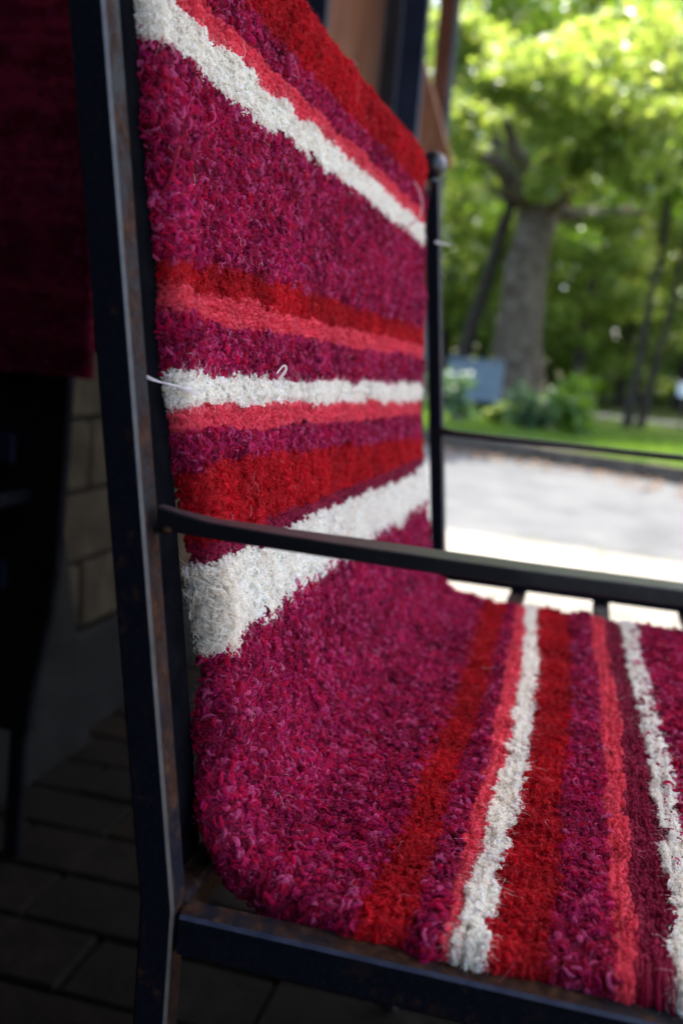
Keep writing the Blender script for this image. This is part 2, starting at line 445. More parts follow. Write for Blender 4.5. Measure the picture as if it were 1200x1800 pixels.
# welds: small lumps where the bars meet
WELD = iron_material('weld rust', .30, .25)
for y in (.006, W - .006):
    for (x, z, r) in ((.0005, .4465, .0022), (-.0150, .5785, .0018)):
        prof = [(0, -r)] + [(r * math.sin(a) * (1 + .12 * math.sin(5 * a)), -r * math.cos(a)) for a in np.linspace(.3, 2.8, 7)] + [(0, r)]
        o = link('weld', lathe_mesh('weld', prof, (0, 0, 0), 10), chair, WELD); o.location = (x, y, z); o.scale = (1.3, 1.5, .8)
# arms: forged flat bars, narrow at the post and flaring forward, bent down to the front leg
for s_, y0 in ((1, .0058), (-1, W - .0058)):
    prof = [(-.0190, .0085, .006, .0070), (-.012, .0085, .0075, .0050), (.0, .0082, .0095, .0042), (.02, .0075, .0125, .0038), (.045, .0070, .0150, .0037),
            (.075, .0058, .0145, .0037), (.10, .0055, .0138, .0037), (.147, .0075, .0125, .0038), (.25, .0080, .0125, .0040), (.40, .0080, .0125, .0040), (.455, .0080, .0125, .0042)]
    pts = []; wd = []
    for x, yo, wdt, th in prof:
        pts.append((x, (yo if s_ > 0 else W - yo), .5803 + (.0009 if x < 0 else 0) - .0012 * min(max(x, 0) / .15, 1))); wd.append((wdt, th * 1.32))
    bar('arm', pts, wd, .1, mat=IRON_CLEAN)
    yy = .008 if s_ > 0 else W - .008
    bar('arm_support', [(.440, yy, .5775), (.452, yy, .55), (.470, (y0 + yy) / 2, .50), (.490, y0, .458), (.497, y0, .449)], (.0115, .0115), .14, ref=(0, 1, 0))
    bar('front_leg', [(.503, y0, 0), (.500, y0, .25), (.497, y0, .4325)], (.0125, .0115), .13, ref=(0, 1, 0))
# seat slats run from side rail to side rail, back slats stand between the rails
for k, x in enumerate((-.005 + .0735 * i for i in range(1, 7))):
    me = sweep_mesh('seat_slat', [(x, .0125, .4375), (x, W - .002, .4415)], (.0145, .0035), .2)
    link('seat_slat', me, chair, IRON)
for k, y in enumerate([.0315] + [.0315 + .0696 * i for i in range(1, 8)] + [W - .0315]):
    wd = .029 if k in (0, 8) else .0145
    bo = .0045 if k == 0 else .0125
    me = sweep_mesh('back_slat', [(Xb(.449, y) - bo, y, .4485), (Xb(.62, y) - bo, y, .62), (Xb(.79, y) - bo, y, .790)], (.0035, wd), .2, ref=(0, 1, 0))
    link('back_slat', me, chair, IRON_DULL)

# ------------------------------------------------------------------ rug machinery
class Cloth:
    """a long strip given by rows of near / far edge points (mid surface) and half thickness h"""
    def __init__(self, rows, h):
        rows = np.array(rows, float)          # (n, 2, 3)
        self.h = h
        P = [self._cr(rows[:, e]) for e in (0, 1)]
        mid = (P[0] + P[1]) / 2
        ds = np.r_[0, np.cumsum(np.linalg.norm(np.diff(mid, axis=0), axis=1))]
        self.s = ds; self.P = P; self.L = ds[-1]
    @staticmethod
    def _cr(p, m=40):
        p = np.vstack([2 * p[0] - p[1], p, 2 * p[-1] - p[-2]]); out = []
        for i in range(1, len(p) - 2):
            t = np.linspace(0, 1, m, endpoint=False)[:, None]
            a, b, c, d = p[i - 1], p[i], p[i + 1], p[i + 2]
            out.append(.5 * (2 * b + (c - a) * t + (2 * a - 5 * b + 4 * c - d) * t ** 2 + (3 * b - a - 3 * c + d) * t ** 3))
        out.append(p[-2][None]); return np.vstack(out)
    def edge(self, e, s):
        return np.column_stack([np.interp(s, self.s, self.P[e][:, k]) for k in range(3)])
    def mid(self, s, t):
        N = self.edge(0, s); F = self.edge(1, s)
        p = N * (1 - t)[:, None] + F * t[:, None]
        return p
    def frame(self, s, t):
        e = .0015
        p = self.mid(s, t)
        a = self.mid(np.clip(s + e, 0, self.L), t) - self.mid(np.clip(s - e, 0, self.L), t)
        a /= np.linalg.norm(a, axis=1)[:, None] + 1e-12
        b = self.edge(1, s) - self.edge(0, s); wd = np.linalg.norm(b, axis=1); b /= wd[:, None]
        n = np.cross(a, b); n /= np.linalg.norm(n, axis=1)[:, None] + 1e-12
        b = np.cross(n, a)
        return p, a, b, n, wd
    def loop(self, s, v, puff=0.0):
        """v in metres across: 0..1 is the flat top as a fraction, <0 or >1 wraps round the edge (angle = excess * pi, up to 1 = bottom)"""
        t = np.clip(v, 0, 1); p, a, b, n, wd = self.frame(s, t)
        ex = np.where(v < 0, -v, np.where(v > 1, v - 1, 0)); sg = np.where(v < 0, -1.0, 1.0)
        an = np.clip(ex, 0, 1) * math.pi
        h = self.h + puff
        lumps = .0011 * n2(s * 130, t * 75 + 5, 3) + .0014 * n2(s * 40, t * 22, 5) + .0011 * n2(s * 330, t * 185, 17) + .0006 * np.sin(s * 1400 + 2.2 * n2(s * 60, t * 30, 19))
        # gentle waves in the cloth
        wave = .0022 * n2(s * 9, t * 4.0, 11) * np.sin(np.clip(t, 0, 1) * math.pi)
        nn = n * np.cos(an)[:, None] + b * (sg * np.sin(an))[:, None]
        q = p + nn * (h + lumps)[:, None] + n * wave[:, None]
        return q, nn, a, np.cross(nn, a) * 1.0
    def s_of(self, e, axis, val, s0, s1):
        m = (self.s >= s0) & (self.s <= s1); d = np.abs(self.P[e][m][:, axis] - val)
        return self.s[m][np.argmin(d)]

def band_mesh(name, cl, sA, sB, puff=0.0, du=.0025, nvt=230):
    """sA, sB: functions of t giving the two boundaries"""
    v = np.concatenate([np.linspace(-1, 0, 7)[:-1], np.linspace(0, 1, nvt), np.linspace(1, 2, 7)[1:]])
    t = np.clip(v, 0, 1); a = sA(t); b = sB(t)
    nu = max(3, int(np.max(np.abs(b - a)) / du) + 2)
    V = []
    for u in np.linspace(0, 1, nu):
        pf = puff * math.sin(math.pi * min(max(u, .0), 1)) ** .5
        q, _, _, _ = cl.loop(a + (b - a) * u, v, pf)
        V.append(q)
    V = np.concatenate(V); nv = len(v); F = []
    idx = np.arange(nu * nv).reshape(nu, nv)
    A = idx[:-1, :]; B = idx[1:, :]
    F = np.stack([A, np.roll(A, -1, 1), np.roll(B, -1, 1), B], -1).reshape(-1, 4)
    return npmesh(name, V, F, True)

COLS = {   # linear base colours and the variations of the single locks
    'maroon': [(.38, .0050, .050), (.45, .0060, .056), (.28, .0035, .032), (.48, .018, .105), (.36, .0090, .088), (.14, .0030, .022), (.42, .0060, .042), (.20, .0040, .034), (.24, .0060, .052)],
    'red':    [(.45, .0040, .011), (.51, .0055, .015), (.32, .0028, .008), (.54, .018, .028), (.38, .0035, .009)],
    'coral':  [(.74, .060, .095), (.68, .044, .075), (.78, .085, .120), (.62, .038, .066)],
    'dull':   [(.215, .0060, .034), (.26, .0085, .042), (.18, .0050, .028), (.28, .014, .05)],
    'white':  [(.93, .88, .775), (.92, .86, .74), (.94, .91, .83), (.90, .835, .71)],
}
BASEM = {k: wool_base('wool ground ' + k, v[0]) for k, v in COLS.items()}
HILITE = {'maroon': (.64, .10, .26), 'red': (.64, .045, .05), 'coral': (.80, .14, .17), 'dull': (.36, .04, .10), 'white': (.90, .88, .84)}

def locks(cl, kind, sA, sB, puff, area_mm2=3.6, size=1.0, edge_boost=1.0, r=rng, dens_fn=None, span=None):
    """curly locks over a band: returns P (n,k,3), R (n,k), C (n,3)"""
    tt = np.linspace(0, 1, 40); area = np.mean(np.abs(sB(tt) - sA(tt))) * .56
    n = int(area / (area_mm2 * 1e-6))
    v = r.uniform(-.012, 1.012, n); ne = int(n * .10)
    v[:ne] = np.where(r.random(ne) < .6, -r.uniform(0, .75, ne), 1 + r.uniform(0, .75, ne))
    # fewer, slightly larger locks where the rug is far away from the near side
    keep = r.random(n) < np.clip(1.05 - .5 * np.clip(v, 0, 1), .35, 1)
    v = v[keep]; n = len(v)
    t = np.clip(v, 0, 1); u = r.uniform(-.03, 1.03, n)
    a = sA(t); b = sB(t)
    # fuzzy border: locks of neighbouring bands mingle by a millimetre
    mg = np.minimum(.0012 if kind == 'maroon' else .0004, np.abs(b - a) * .2)
    s = a + mg + (b - a - 2 * mg) * u + r.normal(0, .0005, n)
    s = np.clip(s, .002, cl.L - .002)
    q, nn, ta, tb = cl.loop(s, v, puff * .9)
    sc = size * (0.85 + .45 * r.random(n) ** 2) * (1 + .25 * t) * np.where(t < .035, edge_boost, 1.0)
    K = 10
    e1a = r.uniform(0, 2 * math.pi, n)
    e1 = ta * np.cos(e1a)[:, None] + tb * np.sin(e1a)[:, None]
    e2p = np.cross(nn, e1)
    tilt = r.uniform(.15, 1.35, n)
    e2 = e2p * np.cos(tilt)[:, None] + nn * np.sin(tilt)[:, None]
    Rr = sc * r.uniform(.0006, .0017, n)
    nub = r.random(n) < {'maroon': .40, 'red': .30, 'white': .35}.get(kind, .3)          # fat round loops among the finer curls
    Rr = np.where(nub, sc * r.uniform(.0007, .0013, n), Rr)
    tilt = np.where(nub, r.uniform(.7, 1.4, n), tilt); e2 = e2p * np.cos(tilt)[:, None] + nn * np.sin(tilt)[:, None]
    th0 = r.uniform(-1.0, .6, n); th1 = th0 + np.where(nub, r.uniform(3.2, 5.6, n), r.uniform(3.4, 8.5, n))
    f = np.linspace(0, 1, K)[None]
    th = th0[:, None] + (th1 - th0)[:, None] * f
    rad = Rr[:, None] * (1 - .35 * f * r.random((n, 1)))
    base = q + nn * (r.uniform(-.0012, .0010, n) * size)[:, None]
    drift = e2p * (r.uniform(-.0022, .0022, n) * size)[:, None] + e1 * (r.uniform(-.001, .001, n) * size)[:, None]
    P = base[:, None] + e1[:, None] * (rad * np.cos(th))[..., None] + e2[:, None] * (rad * np.sin(th))[..., None] + drift[:, None] * f[..., None]
    P += r.normal(0, .00012, P.shape)
    wd = sc * np.where(nub, r.uniform(.00048, .00085, n), r.uniform(.00016, .00042, n))
    R = wd[:, None] * np.array([.3, .7, .95, 1, 1, 1, 1, .9, .6, .25])[None]
    pal = np.array(COLS[kind]); C = pal[r.integers(0, len(pal), n)]
    big = n2(s * 55, t * 30, 21); lo_ = .05 if kind == 'white' else .15
    C = C * (1 + (.08 if kind == 'white' else .32) * big)[:, None] * r.uniform(1 - lo_, 1 + lo_, (n, 1))
    hi = r.random(n) < {'maroon': .12, 'red': .03, 'coral': .03, 'dull': .02, 'white': .1}[kind]
    C[hi] = C[hi] * .35 + np.array(HILITE[kind]) * .65
    m_ = np.where(nub)[0]; ext = []
    for k_ in range(3):
        off = nn[m_] * (r.normal(0, .00030, len(m_)))[:, None] + e2p[m_] * (r.normal(0, .00038, len(m_)))[:, None]
        gr = 1 + r.normal(0, .16, (len(m_), 1, 1))
        cen = P[m_].mean(1, keepdims=True)
        ext.append((cen + (P[m_] - cen) * gr + off[:, None] * sc[m_][:, None, None] + r.normal(0, .00011, P[m_].shape), R[m_] * r.uniform(.36, .60, (len(m_), 1)), C[m_] * r.uniform(.86, 1.16, (len(m_), 1))))
    rest = np.where(~nub)[0]; keep_n = m_[(r.random(len(m_)) < .18) & (t[m_] > .04)]
    idx = np.concatenate([rest, keep_n])
    P = np.concatenate([P[idx]] + [e_[0] for e_ in ext]); R = np.concatenate([R[idx]] + [e_[1] for e_ in ext]); C = np.concatenate([C[idx]] + [e_[2] for e_ in ext])
    return P, R, np.clip(C, 0, .94)

def stitches(cl, kind, sA, sB, puff, r=rng, du=.0019, dv=.0024):
    """flat woven yarn: rows of short slanting stitches"""
    tt = np.linspace(0, 1, 40); wmax = np.max(np.abs(sB(tt) - sA(tt)))
    nu = max(2, int(wmax / du)); wid = .54
    vs_ = np.arange(-.0, 1.0, dv / wid); vs_ = np.concatenate([np.linspace(-.7, -.05, 6), vs_, np.linspace(1.05, 1.6, 5)])
    U, Vv = np.meshgrid((np.arange(nu) + .5) / nu, vs_); par = (np.arange(len(vs_))[:, None] + np.arange(nu)[None]) % 2
    U = U.ravel(); Vv = Vv.ravel(); par = par.ravel(); n = len(U)
    Vv = Vv + r.normal(0, .0006, n); U = np.clip(U + r.normal(0, .35 / nu / 2, n), 0.01, .99)
    t = np.clip(Vv, 0, 1); a = sA(t); b = sB(t); s = a + (b - a) * U
    q, nn, ta, tb = cl.loop(s, Vv, puff)
    ang = np.where(par, .55, -.35) + r.normal(0, .22, n)
    d = tb * np.cos(ang)[:, None] + ta * np.sin(ang)[:, None]
    Lh = r.uniform(.0013, .0021, n) * (1 + .2 * t)
    K = 5; f = np.linspace(-1, 1, K)[None]
    P = q[:, None] + d[:, None] * (Lh[:, None] * f)[..., None] + nn[:, None] * (.0009 * (1 - f ** 2) - .0003 + r.normal(0, .0002, (n, 1)))[..., None]
    P += r.normal(0, .00010, P.shape)
    R = (r.uniform(.00065, .00092, n))[:, None] * np.array([.45, .9, 1, .9, .45])[None]
    pal = np.array(COLS[kind]); C = pal[r.integers(0, len(pal), n)] * r.uniform(.88, 1.12, (n, 1)) * (1 + .12 * n2(s * 55, t * 30, 22))[:, None]
    return P, R, np.clip(C, 0, .94)

def fuzz(cl, kind, sA, sB, puff, per_mm2, r=rng, length=1.0):
    tt = np.linspace(0, 1, 40); area = np.mean(np.abs(sB(tt) - sA(tt))) * .56
    n = int(area * 1e6 * per_mm2)
    v = r.uniform(-.01, 1.01, n) ** 1.0; ne = int(n * .16)
    v[:ne] = np.where(r.random(ne) < .7, -r.uniform(0, .7, ne), 1 + r.uniform(0, .7, ne))
    t = np.clip(v, 0, 1); s = np.clip(sA(t) + (sB(t) - sA(t)) * r.random(n), .002, cl.L - .002)
    q, nn, ta, tb = cl.loop(s, v, puff)
    an = r.uniform(0, 6.28, n); d = ta * np.cos(an)[:, None] + tb * np.sin(an)[:, None]; c = np.cross(nn, d)
    Ln = r.uniform(.002, .0062, n) * length; lift = r.uniform(.2, .95, n); cv = r.normal(0, 2.6, n)
    K = 6; f = np.linspace(0, 1, K)[None]
    P = q[:, None] + nn[:, None] * (Ln[:, None] * lift[:, None] * np.sin(f * (1.6 + r.random((n, 1)))) * .6)[..., None] \
        + d[:, None] * (Ln[:, None] * f * .8)[..., None] + c[:, None] * (Ln[:, None] * cv[:, None] * .25 * f ** 2)[..., None]
    P[:, 1:] += r.normal(0, .00025, P[:, 1:].shape)
    R = np.full((n, K), 1.0) * r.uniform(.000016, .000034, (n, 1)); R[:, -1] *= .4
    k_ = r.uniform(.15, .8, (n, 1)); C = np.array(HILITE[kind])[None] * k_ + np.array(COLS[kind][1])[None] * (1 - k_)
    return P, R, np.clip(C, 0, .9)

def cat(*parts):
    return tuple(np.concatenate([p[i] for p in parts]) for i in range(3))

# ------------------------------------------------------------------ the striped rug on the chair
def row(x, z, yn, yf, dxn=0, dxf=0, dzn=0, dzf=0):
    return [(x + dxn, yn, z + dzn), (x + dxf, yf, z + dzf)]
H = .0052
rows = [
    row(-.0610, .690, .055, .548, 0, .003), row(-.0660, .735, .055, .548, 0, .003), row(-.0715, .775, .053, .548, 0, .004), row(-.0705, .800, .052, .549, 0, .004),
    row(-.0620, .8115, .051, .550, 0, .004), row(-.0530, .802, .050, .550, -.001, .005), row(-.0505, .780, .049, .550, -.003, .002), row(-.0465, .742, .048, .550, -.005, .000),
    row(-.0385, .680, .048, .550, -.002, -.001), row(-.0320, .622, .049, .550, -.002, -.003), row(-.0235, .572, .056, .549, 0, -.006), row(-.0165, .532, .061, .548, 0, -.007),
    row(-.0095, .494, .052, .545, -.001, -.006), row(-.0020, .466, .041, .540, -.002, -.002), row(.0115, .4505, .033, .533, 0, 0, 0, -.001), row(.032, .4465, .024, .528, 0, 0, 0, -.002),
    row(.062, .4465, .018, .525, 0, 0, 0, -.003), row(.10, .4465, .0160, .521, 0, 0, 0, -.003), row(.16, .4465, .016, .515, 0, 0, 0, -.003), row(.24, .4465, .016, .513, 0, 0, 0, -.003), row(.34, .4465, .016, .513), row(.430, .4465, .016, .515)]
rug = tag(empty('striped_rug'), 'shaggy crimson wool rug with white and red stripes draped over the chair', 'rug')
cl = Cloth(rows, H)
s_top = cl.s_of(0, 2, .83, 0, cl.L)
i_seat = cl.s_of(0, 2, .452, s_top, cl.L)
def S(axis, near, far):
    if axis == 2:
        return cl.s_of(0, 2, near, s_top, i_seat + .01), cl.s_of(1, 2, far, s_top, i_seat + .01)
    return cl.s_of(0, 0, near, i_seat, cl.L), cl.s_of(1, 0, far, i_seat, cl.L)
B = [(0.003, 0.003)] + [S(2, a_, b_) for a_, b_ in ((.783, .780), (.768, .764), (.757, .754), (.742, .735), (.670, .671), (.657, .654), (.648, .644), (.627, .624),
     (.617, .610), (.606, .597), (.596, .577), (.566, .561), (.558, .550), (.526, .521))] \
    + [S(0, a_, b_) for a_, b_ in ((.0560, .043), (.0765, .0645), (.088, .073), (.0920, .0798), (.1022, .0882), (.123, .115), (.141, .132), (.149, .142), (.164, .155), (.178, .169))] \
    + [(cl.L - .003, cl.L - .003)]
BANDS = ['red', 'maroon', 'coral', 'white', 'maroon', 'red', 'coral', 'maroon', 'white', 'coral', 'maroon', 'red', 'dull', 'white', 'maroon',
         'red', 'maroon', 'coral', 'white', 'red', 'maroon', 'coral', 'dull', 'white', 'maroon']
BOW = {15: .0058, 16: .0018, 17: .0015, 18: .0077, 19: .0066, 20: .0033, 21: .0033, 22: .0038, 23: .0033, 24: -.002}
def boundary(i):
    a_, b_ = B[i]
    ends = i in (0, len(B) - 1)
    seat = i >= 15
    white = (not ends) and ('white' in (BANDS[i - 1], BANDS[min(i, len(BANDS) - 1)]))
    amp = 0 if ends else (.0016 if white else .0009)
    def f(t):
        t = np.asarray(t, float)
        g = a_ + (b_ - a_) * t + BOW.get(i, 0) * np.sin(math.pi * np.clip(t, 0, 1))
        if i in (13, 14): g = g + {13: .003, 14: .0065}[i] * np.exp(-np.clip(t, 0, 1) / .035)
        return g + amp * n1(t * 75, i) + amp * .9 * n1(t * 22, i + 40) + (0 if ends else .0012) * n1(t * 7, i + 80)
    return f
PUFF = {'white': .0012, 'maroon': .0002, 'red': .0004, 'coral': .0002, 'dull': -.0002}
LABEL = {'white': 'cream white stripe', 'red': 'scarlet stripe', 'coral': 'flat woven coral stripe', 'dull': 'flat woven dark maroon stripe', 'maroon': 'curly crimson band'}
for i, kind in enumerate(BANDS):
    sA, sB = boundary(i), boundary(i + 1)
    me = band_mesh('stripe', cl, sA, sB, PUFF[kind], .0025 if i else .01)
    st = link('stripe', me, rug, BASEM[kind]); st['label'] = LABEL[kind]
    far_out = i == 24
    if i == 0:                                   # only the last hand's breadth before the fold shows
        s_cut = s_top - .035; a0 = sA
        sA = lambda t, c=s_cut: np.full_like(np.asarray(t, float), c)
    if kind in ('coral', 'dull'):
        parts = [stitches(cl, kind, sA, sB, PUFF[kind])]
    else:
        am = {'maroon': 1.15, 'red': .9, 'white': .55}[kind] * (2.6 if far_out else 1)
        sz = {'maroon': 1.10, 'red': .80, 'white': .62}[kind]
        parts = [locks(cl, kind, sA, sB, PUFF[kind], am, sz, 1.3)]
    P, R, C = cat(*parts)
    o = hair('wool_locks', P, R, C, YARN, st); o['kind'] = 'stuff'
    P, R, C = fuzz(cl, kind, sA, sB, PUFF[kind], {'maroon': .60, 'red': .75, 'white': .60, 'coral': .55, 'dull': .45}[kind] if not far_out else .06)
    o = hair('wool_fuzz', P, R, C, YARN, st); o['kind'] = 'stuff'


# loose yarn: tails of the white weft, thick selvedge loops along the near edge of the seat
def strand(pts, rad, col, name='yarn_tail', k=12):
    P = Cloth._cr(np.array(pts, float), 5)[None]
    R = np.full(P.shape[:2], rad) * np.linspace(1, .45, P.shape[1])[None]
    o = hair(name, P, R, np.array([col]), YARN, rug)
    return o
strand([(-.024, .048, .622), (-.0290, .036, .6242), (-.0325, .031, .6252), (-.0365, .026, .6272), (-.0402, .022, .6266), (-.0415, .0215, .6272)], .00042, (.80, .74, .72))
strand([(-.024, .0475, .621), (-.030, .034, .6246), (-.0335, .029, .6254), (-.0385, .024, .6275)], .00025, (.80, .70, .72))
strand([(-.032, .575, .744), (-.028, .586, .7442), (-.025, .596, .7448), (-.024, .600, .744)], .0010, (.8, .78, .74))
strand([(-.036, .470, .742), (-.030, .472, .748), (-.028, .474, .757), (-.031, .474, .768), (-.036, .473, .775)], .0008, (.6, .35, .38))
strand([(-.014, .110, .6275), (-.012, .112, .632), (-.015, .118, .6335), (-.019, .122, .630)], .0007, (.80, .75, .68))
strand([(.0, .030, .700), (-.036, .047, .700)], .0000005, (.3, .02, .06)) if False else None
strand([(-.038, .050, .708), (-.036, .043, .705), (-.037, .041, .695), (-.041, .041, .688), (-.037, .044, .683), (-.034, .048, .682)], .0008, (.28, .012, .04))
# selvedge: the weft turns round the outermost warp in fat loops
def selvedge(i, n_, rad, kind):
    sA, sB = boundary(i), boundary(i + 1); z0 = np.zeros(1)
    a_, b_ = float(sA(z0)[0]), float(sB(z0)[0]); Ps = []; Cs = []
    for k in range(n_):
        s_ = a_ + (b_ - a_) * (k + .5) / n_ + rng.normal(0, .0004)
        v = np.array([.016, .006, -.12, -.35, -.6, -.85]) ; ss = np.full(len(v), s_) + rng.normal(0, .0005, len(v))
        q, nn, ta, tb = cl.loop(ss, v, .0006)
        Ps.append(q + nn * (.0006 + rng.uniform(0, .0012)) + rng.normal(0, .00045, q.shape)); Cs.append(np.array(COLS[kind][k % len(COLS[kind])]))
    P = np.array(Ps); R = np.tile(np.array([.5, .95, 1.1, 1.1, 1, .7]) * rad, (len(P), 1))
    o = hair('selvedge_loops', P, R, np.array(Cs), YARN, rug); o['kind'] = 'stuff'
selvedge(22, 9, .0007, 'dull')

# loose cream fleece where the broad white stripe meets the near edge
n = 520
v = rng.uniform(-.75, .03, n); sA, sB = boundary(13), boundary(14); t = np.clip(v, 0, 1); a_, b_ = sA(t), sB(t)
ss = a_ + (b_ - a_) * rng.uniform(.02, 1.0, n)
q, nn, ta, tb = cl.loop(ss, v, .002)
an = rng.uniform(0, 6.28, n); e1 = ta * np.cos(an)[:, None] + tb * np.sin(an)[:, None]; e2 = np.cross(nn, e1) * .6 + nn * .8
K = 14; f = np.linspace(0, 1, K)[None]; th = rng.uniform(0, 6.28, (n, 1)) + rng.uniform(4, 9, (n, 1)) * f; rr = rng.uniform(.0011, .0030, (n, 1)) * (1 - .5 * f)
P = q[:, None] + nn[:, None] * .0012 + e1[:, None] * (rr * np.cos(th))[..., None] + e2[:, None] * (rr * np.sin(th))[..., None]
R = np.tile(np.r_[.4, np.ones(K - 2), .4], (n, 1)) * rng.uniform(.00009, .00024, (n, 1))
C = np.array([(.90, .84, .73), (.92, .88, .80), (.87, .78, .64)])[rng.integers(0, 3, n)]
o = hair('wool_tuft', P, R, C, YARN, rug); o['kind'] = 'stuff'

# loose single fibres and bits of straw caught in the pile
n = 420
sv = rng.uniform(s_top - .01, i_seat + .22, n); v = rng.uniform(-.05, 1, n) ** 1.3
v = np.where(np.isnan(v), -.2, v)
q, nn, ta, tb = cl.loop(sv, v, .0012); an = rng.uniform(0, 6.28, n); d = ta * np.cos(an)[:, None] + tb * np.sin(an)[:, None]; c_ = np.cross(nn, d)
K = 9; f = np.linspace(0, 1, K)[None]; Ln = rng.uniform(.004, .011, n)[:, None]
P = q[:, None] + d[:, None] * (Ln * (f - .3 * f ** 2))[..., None] + c_[:, None] * (Ln * rng.normal(0, .35, (n, 1)) * np.sin(f * rng.uniform(1.5, 5, (n, 1))))[..., None] + nn[:, None] * (.0008 + .0022 * np.sin(f * 3.1) * rng.random((n, 1)))[..., None]
R = np.tile(np.r_[.5, np.ones(K - 2), .4], (n, 1)) * rng.uniform(.00002, .000055, (n, 1))
C = np.array([(.75, .35, .42), (.60, .16, .26), (.85, .72, .68), (.55, .08, .16)])[rng.integers(0, 4, n)]
o = hair('loose_fibres', P, R, C, YARN, rug); o['kind'] = 'stuff'

# ------------------------------------------------------------------ second chair in the dark alcove, with its own rug
BLACK = mottled('black iron', [(.3, (.003, .003, .0035)), (.7, (.006, .006, .007))], 40, .9, .2, .001, 200, .0)
ch2 = tag(empty('black_chair'), 'black iron chair standing in the dark alcove at the left edge', 'chair')
right = [(-.452, 1.04), (-.455, .80), (-.457, .588), (-.458, .53), (-.460, .459), (-.463, .372), (-.468, .317), (-.482, .246), (-.489, .21), (-.492, .165)]
cx2 = -.74; out = [(x, z) for x, z in right] + [(2 * cx2 - x, z) for x, z in reversed(right)]
m_ = len(out); V = [(x, .724, z) for x, z in out] + [(x, .738, z) for x, z in out]
F = [tuple(range(m_)), tuple(range(2 * m_ - 1, m_ - 1, -1))] + [((k + 1) % m_, k, m_ + k, m_ + (k + 1) % m_) for k in range(m_)]
link('back_panel', pymesh('back_panel', V, F), ch2, BLACK)
for sx in (-1, 1):
    x = cx2 + sx * .235
    link('leg', sweep_mesh('leg', [(x - sx * .006, .735, 0), (x, .731, .18)], (.02, .014), .15, ref=(0, 1, 0)), ch2, BLACK)
    link('leg', sweep_mesh('leg', [(x, .30, 0), (x, .305, .445)], (.016, .016), .15, ref=(0, 1, 0)), ch2, BLACK)
    link('seat_rail', sweep_mesh('seat_rail', [(x, .30, .453), (x, .722, .453)], (.016, .016), .15), ch2, BLACK)
for k in range(5):
    link('seat_slat', box_mesh('seat_slat', (cx2 - .227, .31 + k * .08, .447), (cx2 + .227, .37 + k * .08, .455)), ch2, BLACK)
for z0, z1, xr in ((.487, .523, -.518), (.339, .374, -.524)):
    link('cross_bar', box_mesh('cross_bar', (cx2 - .20, .714, z0), (xr, .7238, z1), .003), ch2, STEEL)
rows2 = [[(cx2 - .30, .765, .62), (-.430, .765, .62)], [(cx2 - .30, .765, .90), (-.430, .765, .90)], [(cx2 - .30, .757, 1.045), (-.428, .757, 1.045)], [(cx2 - .30, .733, 1.062), (-.427, .733, 1.062)],
         [(cx2 - .30, .712, 1.045), (-.426, .712, 1.045)], [(cx2 - .30, .704, .90), (-.425, .704, .90)], [(cx2 - .30, .703, .74), (-.424, .703, .74)], [(cx2 - .30, .703, .594), (-.424, .703, .594)]]
rug2 = tag(empty('crimson_rug'), 'dark crimson wool rug hanging over the black chair at the left edge', 'rug')
c2 = Cloth([[b_, a_] for a_, b_ in rows2], .005)
f0 = lambda v: (lambda t: np.full_like(np.asarray(t, float), v))
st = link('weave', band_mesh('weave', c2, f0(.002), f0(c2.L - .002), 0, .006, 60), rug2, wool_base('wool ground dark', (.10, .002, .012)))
if c2.loop(np.array([c2.L * .8]), np.array([.5]))[1][0][1] > 0:   # pile must face the camera side
    c2 = Cloth(rows2, .005)
s2 = c2.s_of(0, 2, 1.062, 0, c2.L)
P, R, C = locks(c2, 'maroon', f0(s2), f0(c2.L - .002), 0, 3.0, 1.15, 1.2)
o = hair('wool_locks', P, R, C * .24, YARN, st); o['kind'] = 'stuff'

# ------------------------------------------------------------------ trees, shrubs, woodland
def leaf_mat(name, c0, c1, trans):
    m, t, b = newmat(name)
    oi = t.nodes.new('ShaderNodeNewGeometry')
    r = ramp(t, oi.outputs['Random Per Island'], [(0, c0), (1, c1)])
    t.links.new(r.outputs[0], b.inputs['Base Color']); b.inputs['Roughness'].default_value = .42; b.inputs['Specular IOR Level'].default_value = .5
    tr = t.nodes.new('ShaderNodeBsdfTranslucent'); r2 = ramp(t, oi.outputs['Random Per Island'], [(0, trans[0]), (1, trans[1])])
    t.links.new(r2.outputs[0], tr.inputs[0])
    mx = t.nodes.new('ShaderNodeMixShader'); mx.inputs[0].default_value = .45
    out_ = [n_ for n_ in t.nodes if n_.type == 'OUTPUT_MATERIAL'][0]
    t.links.new(b.outputs[0], mx.inputs[1]); t.links.new(tr.outputs[0], mx.inputs[2]); t.links.new(mx.outputs[0], out_.inputs[0])
    return m
LEAF = leaf_mat('green leaves', (.055, .115, .012), (.17, .225, .045), ((.20, .32, .02), (.50, .56, .10)))
LEAFD = leaf_mat('deep green leaves', (.022, .065, .005), (.055, .115, .009), ((.10, .24, .006), (.24, .38, .014)))
SHRUBM = leaf_mat('blue green leaves', (.03, .075, .030), (.085, .15, .07), ((.07, .16, .04), (.15, .25, .08)))
BARK = mottled('grey bark', [(.3, (.035, .025, .016)), (.5, (.085, .067, .047)), (.7, (.155, .128, .095))], 5, .95, .9, .03, 14)

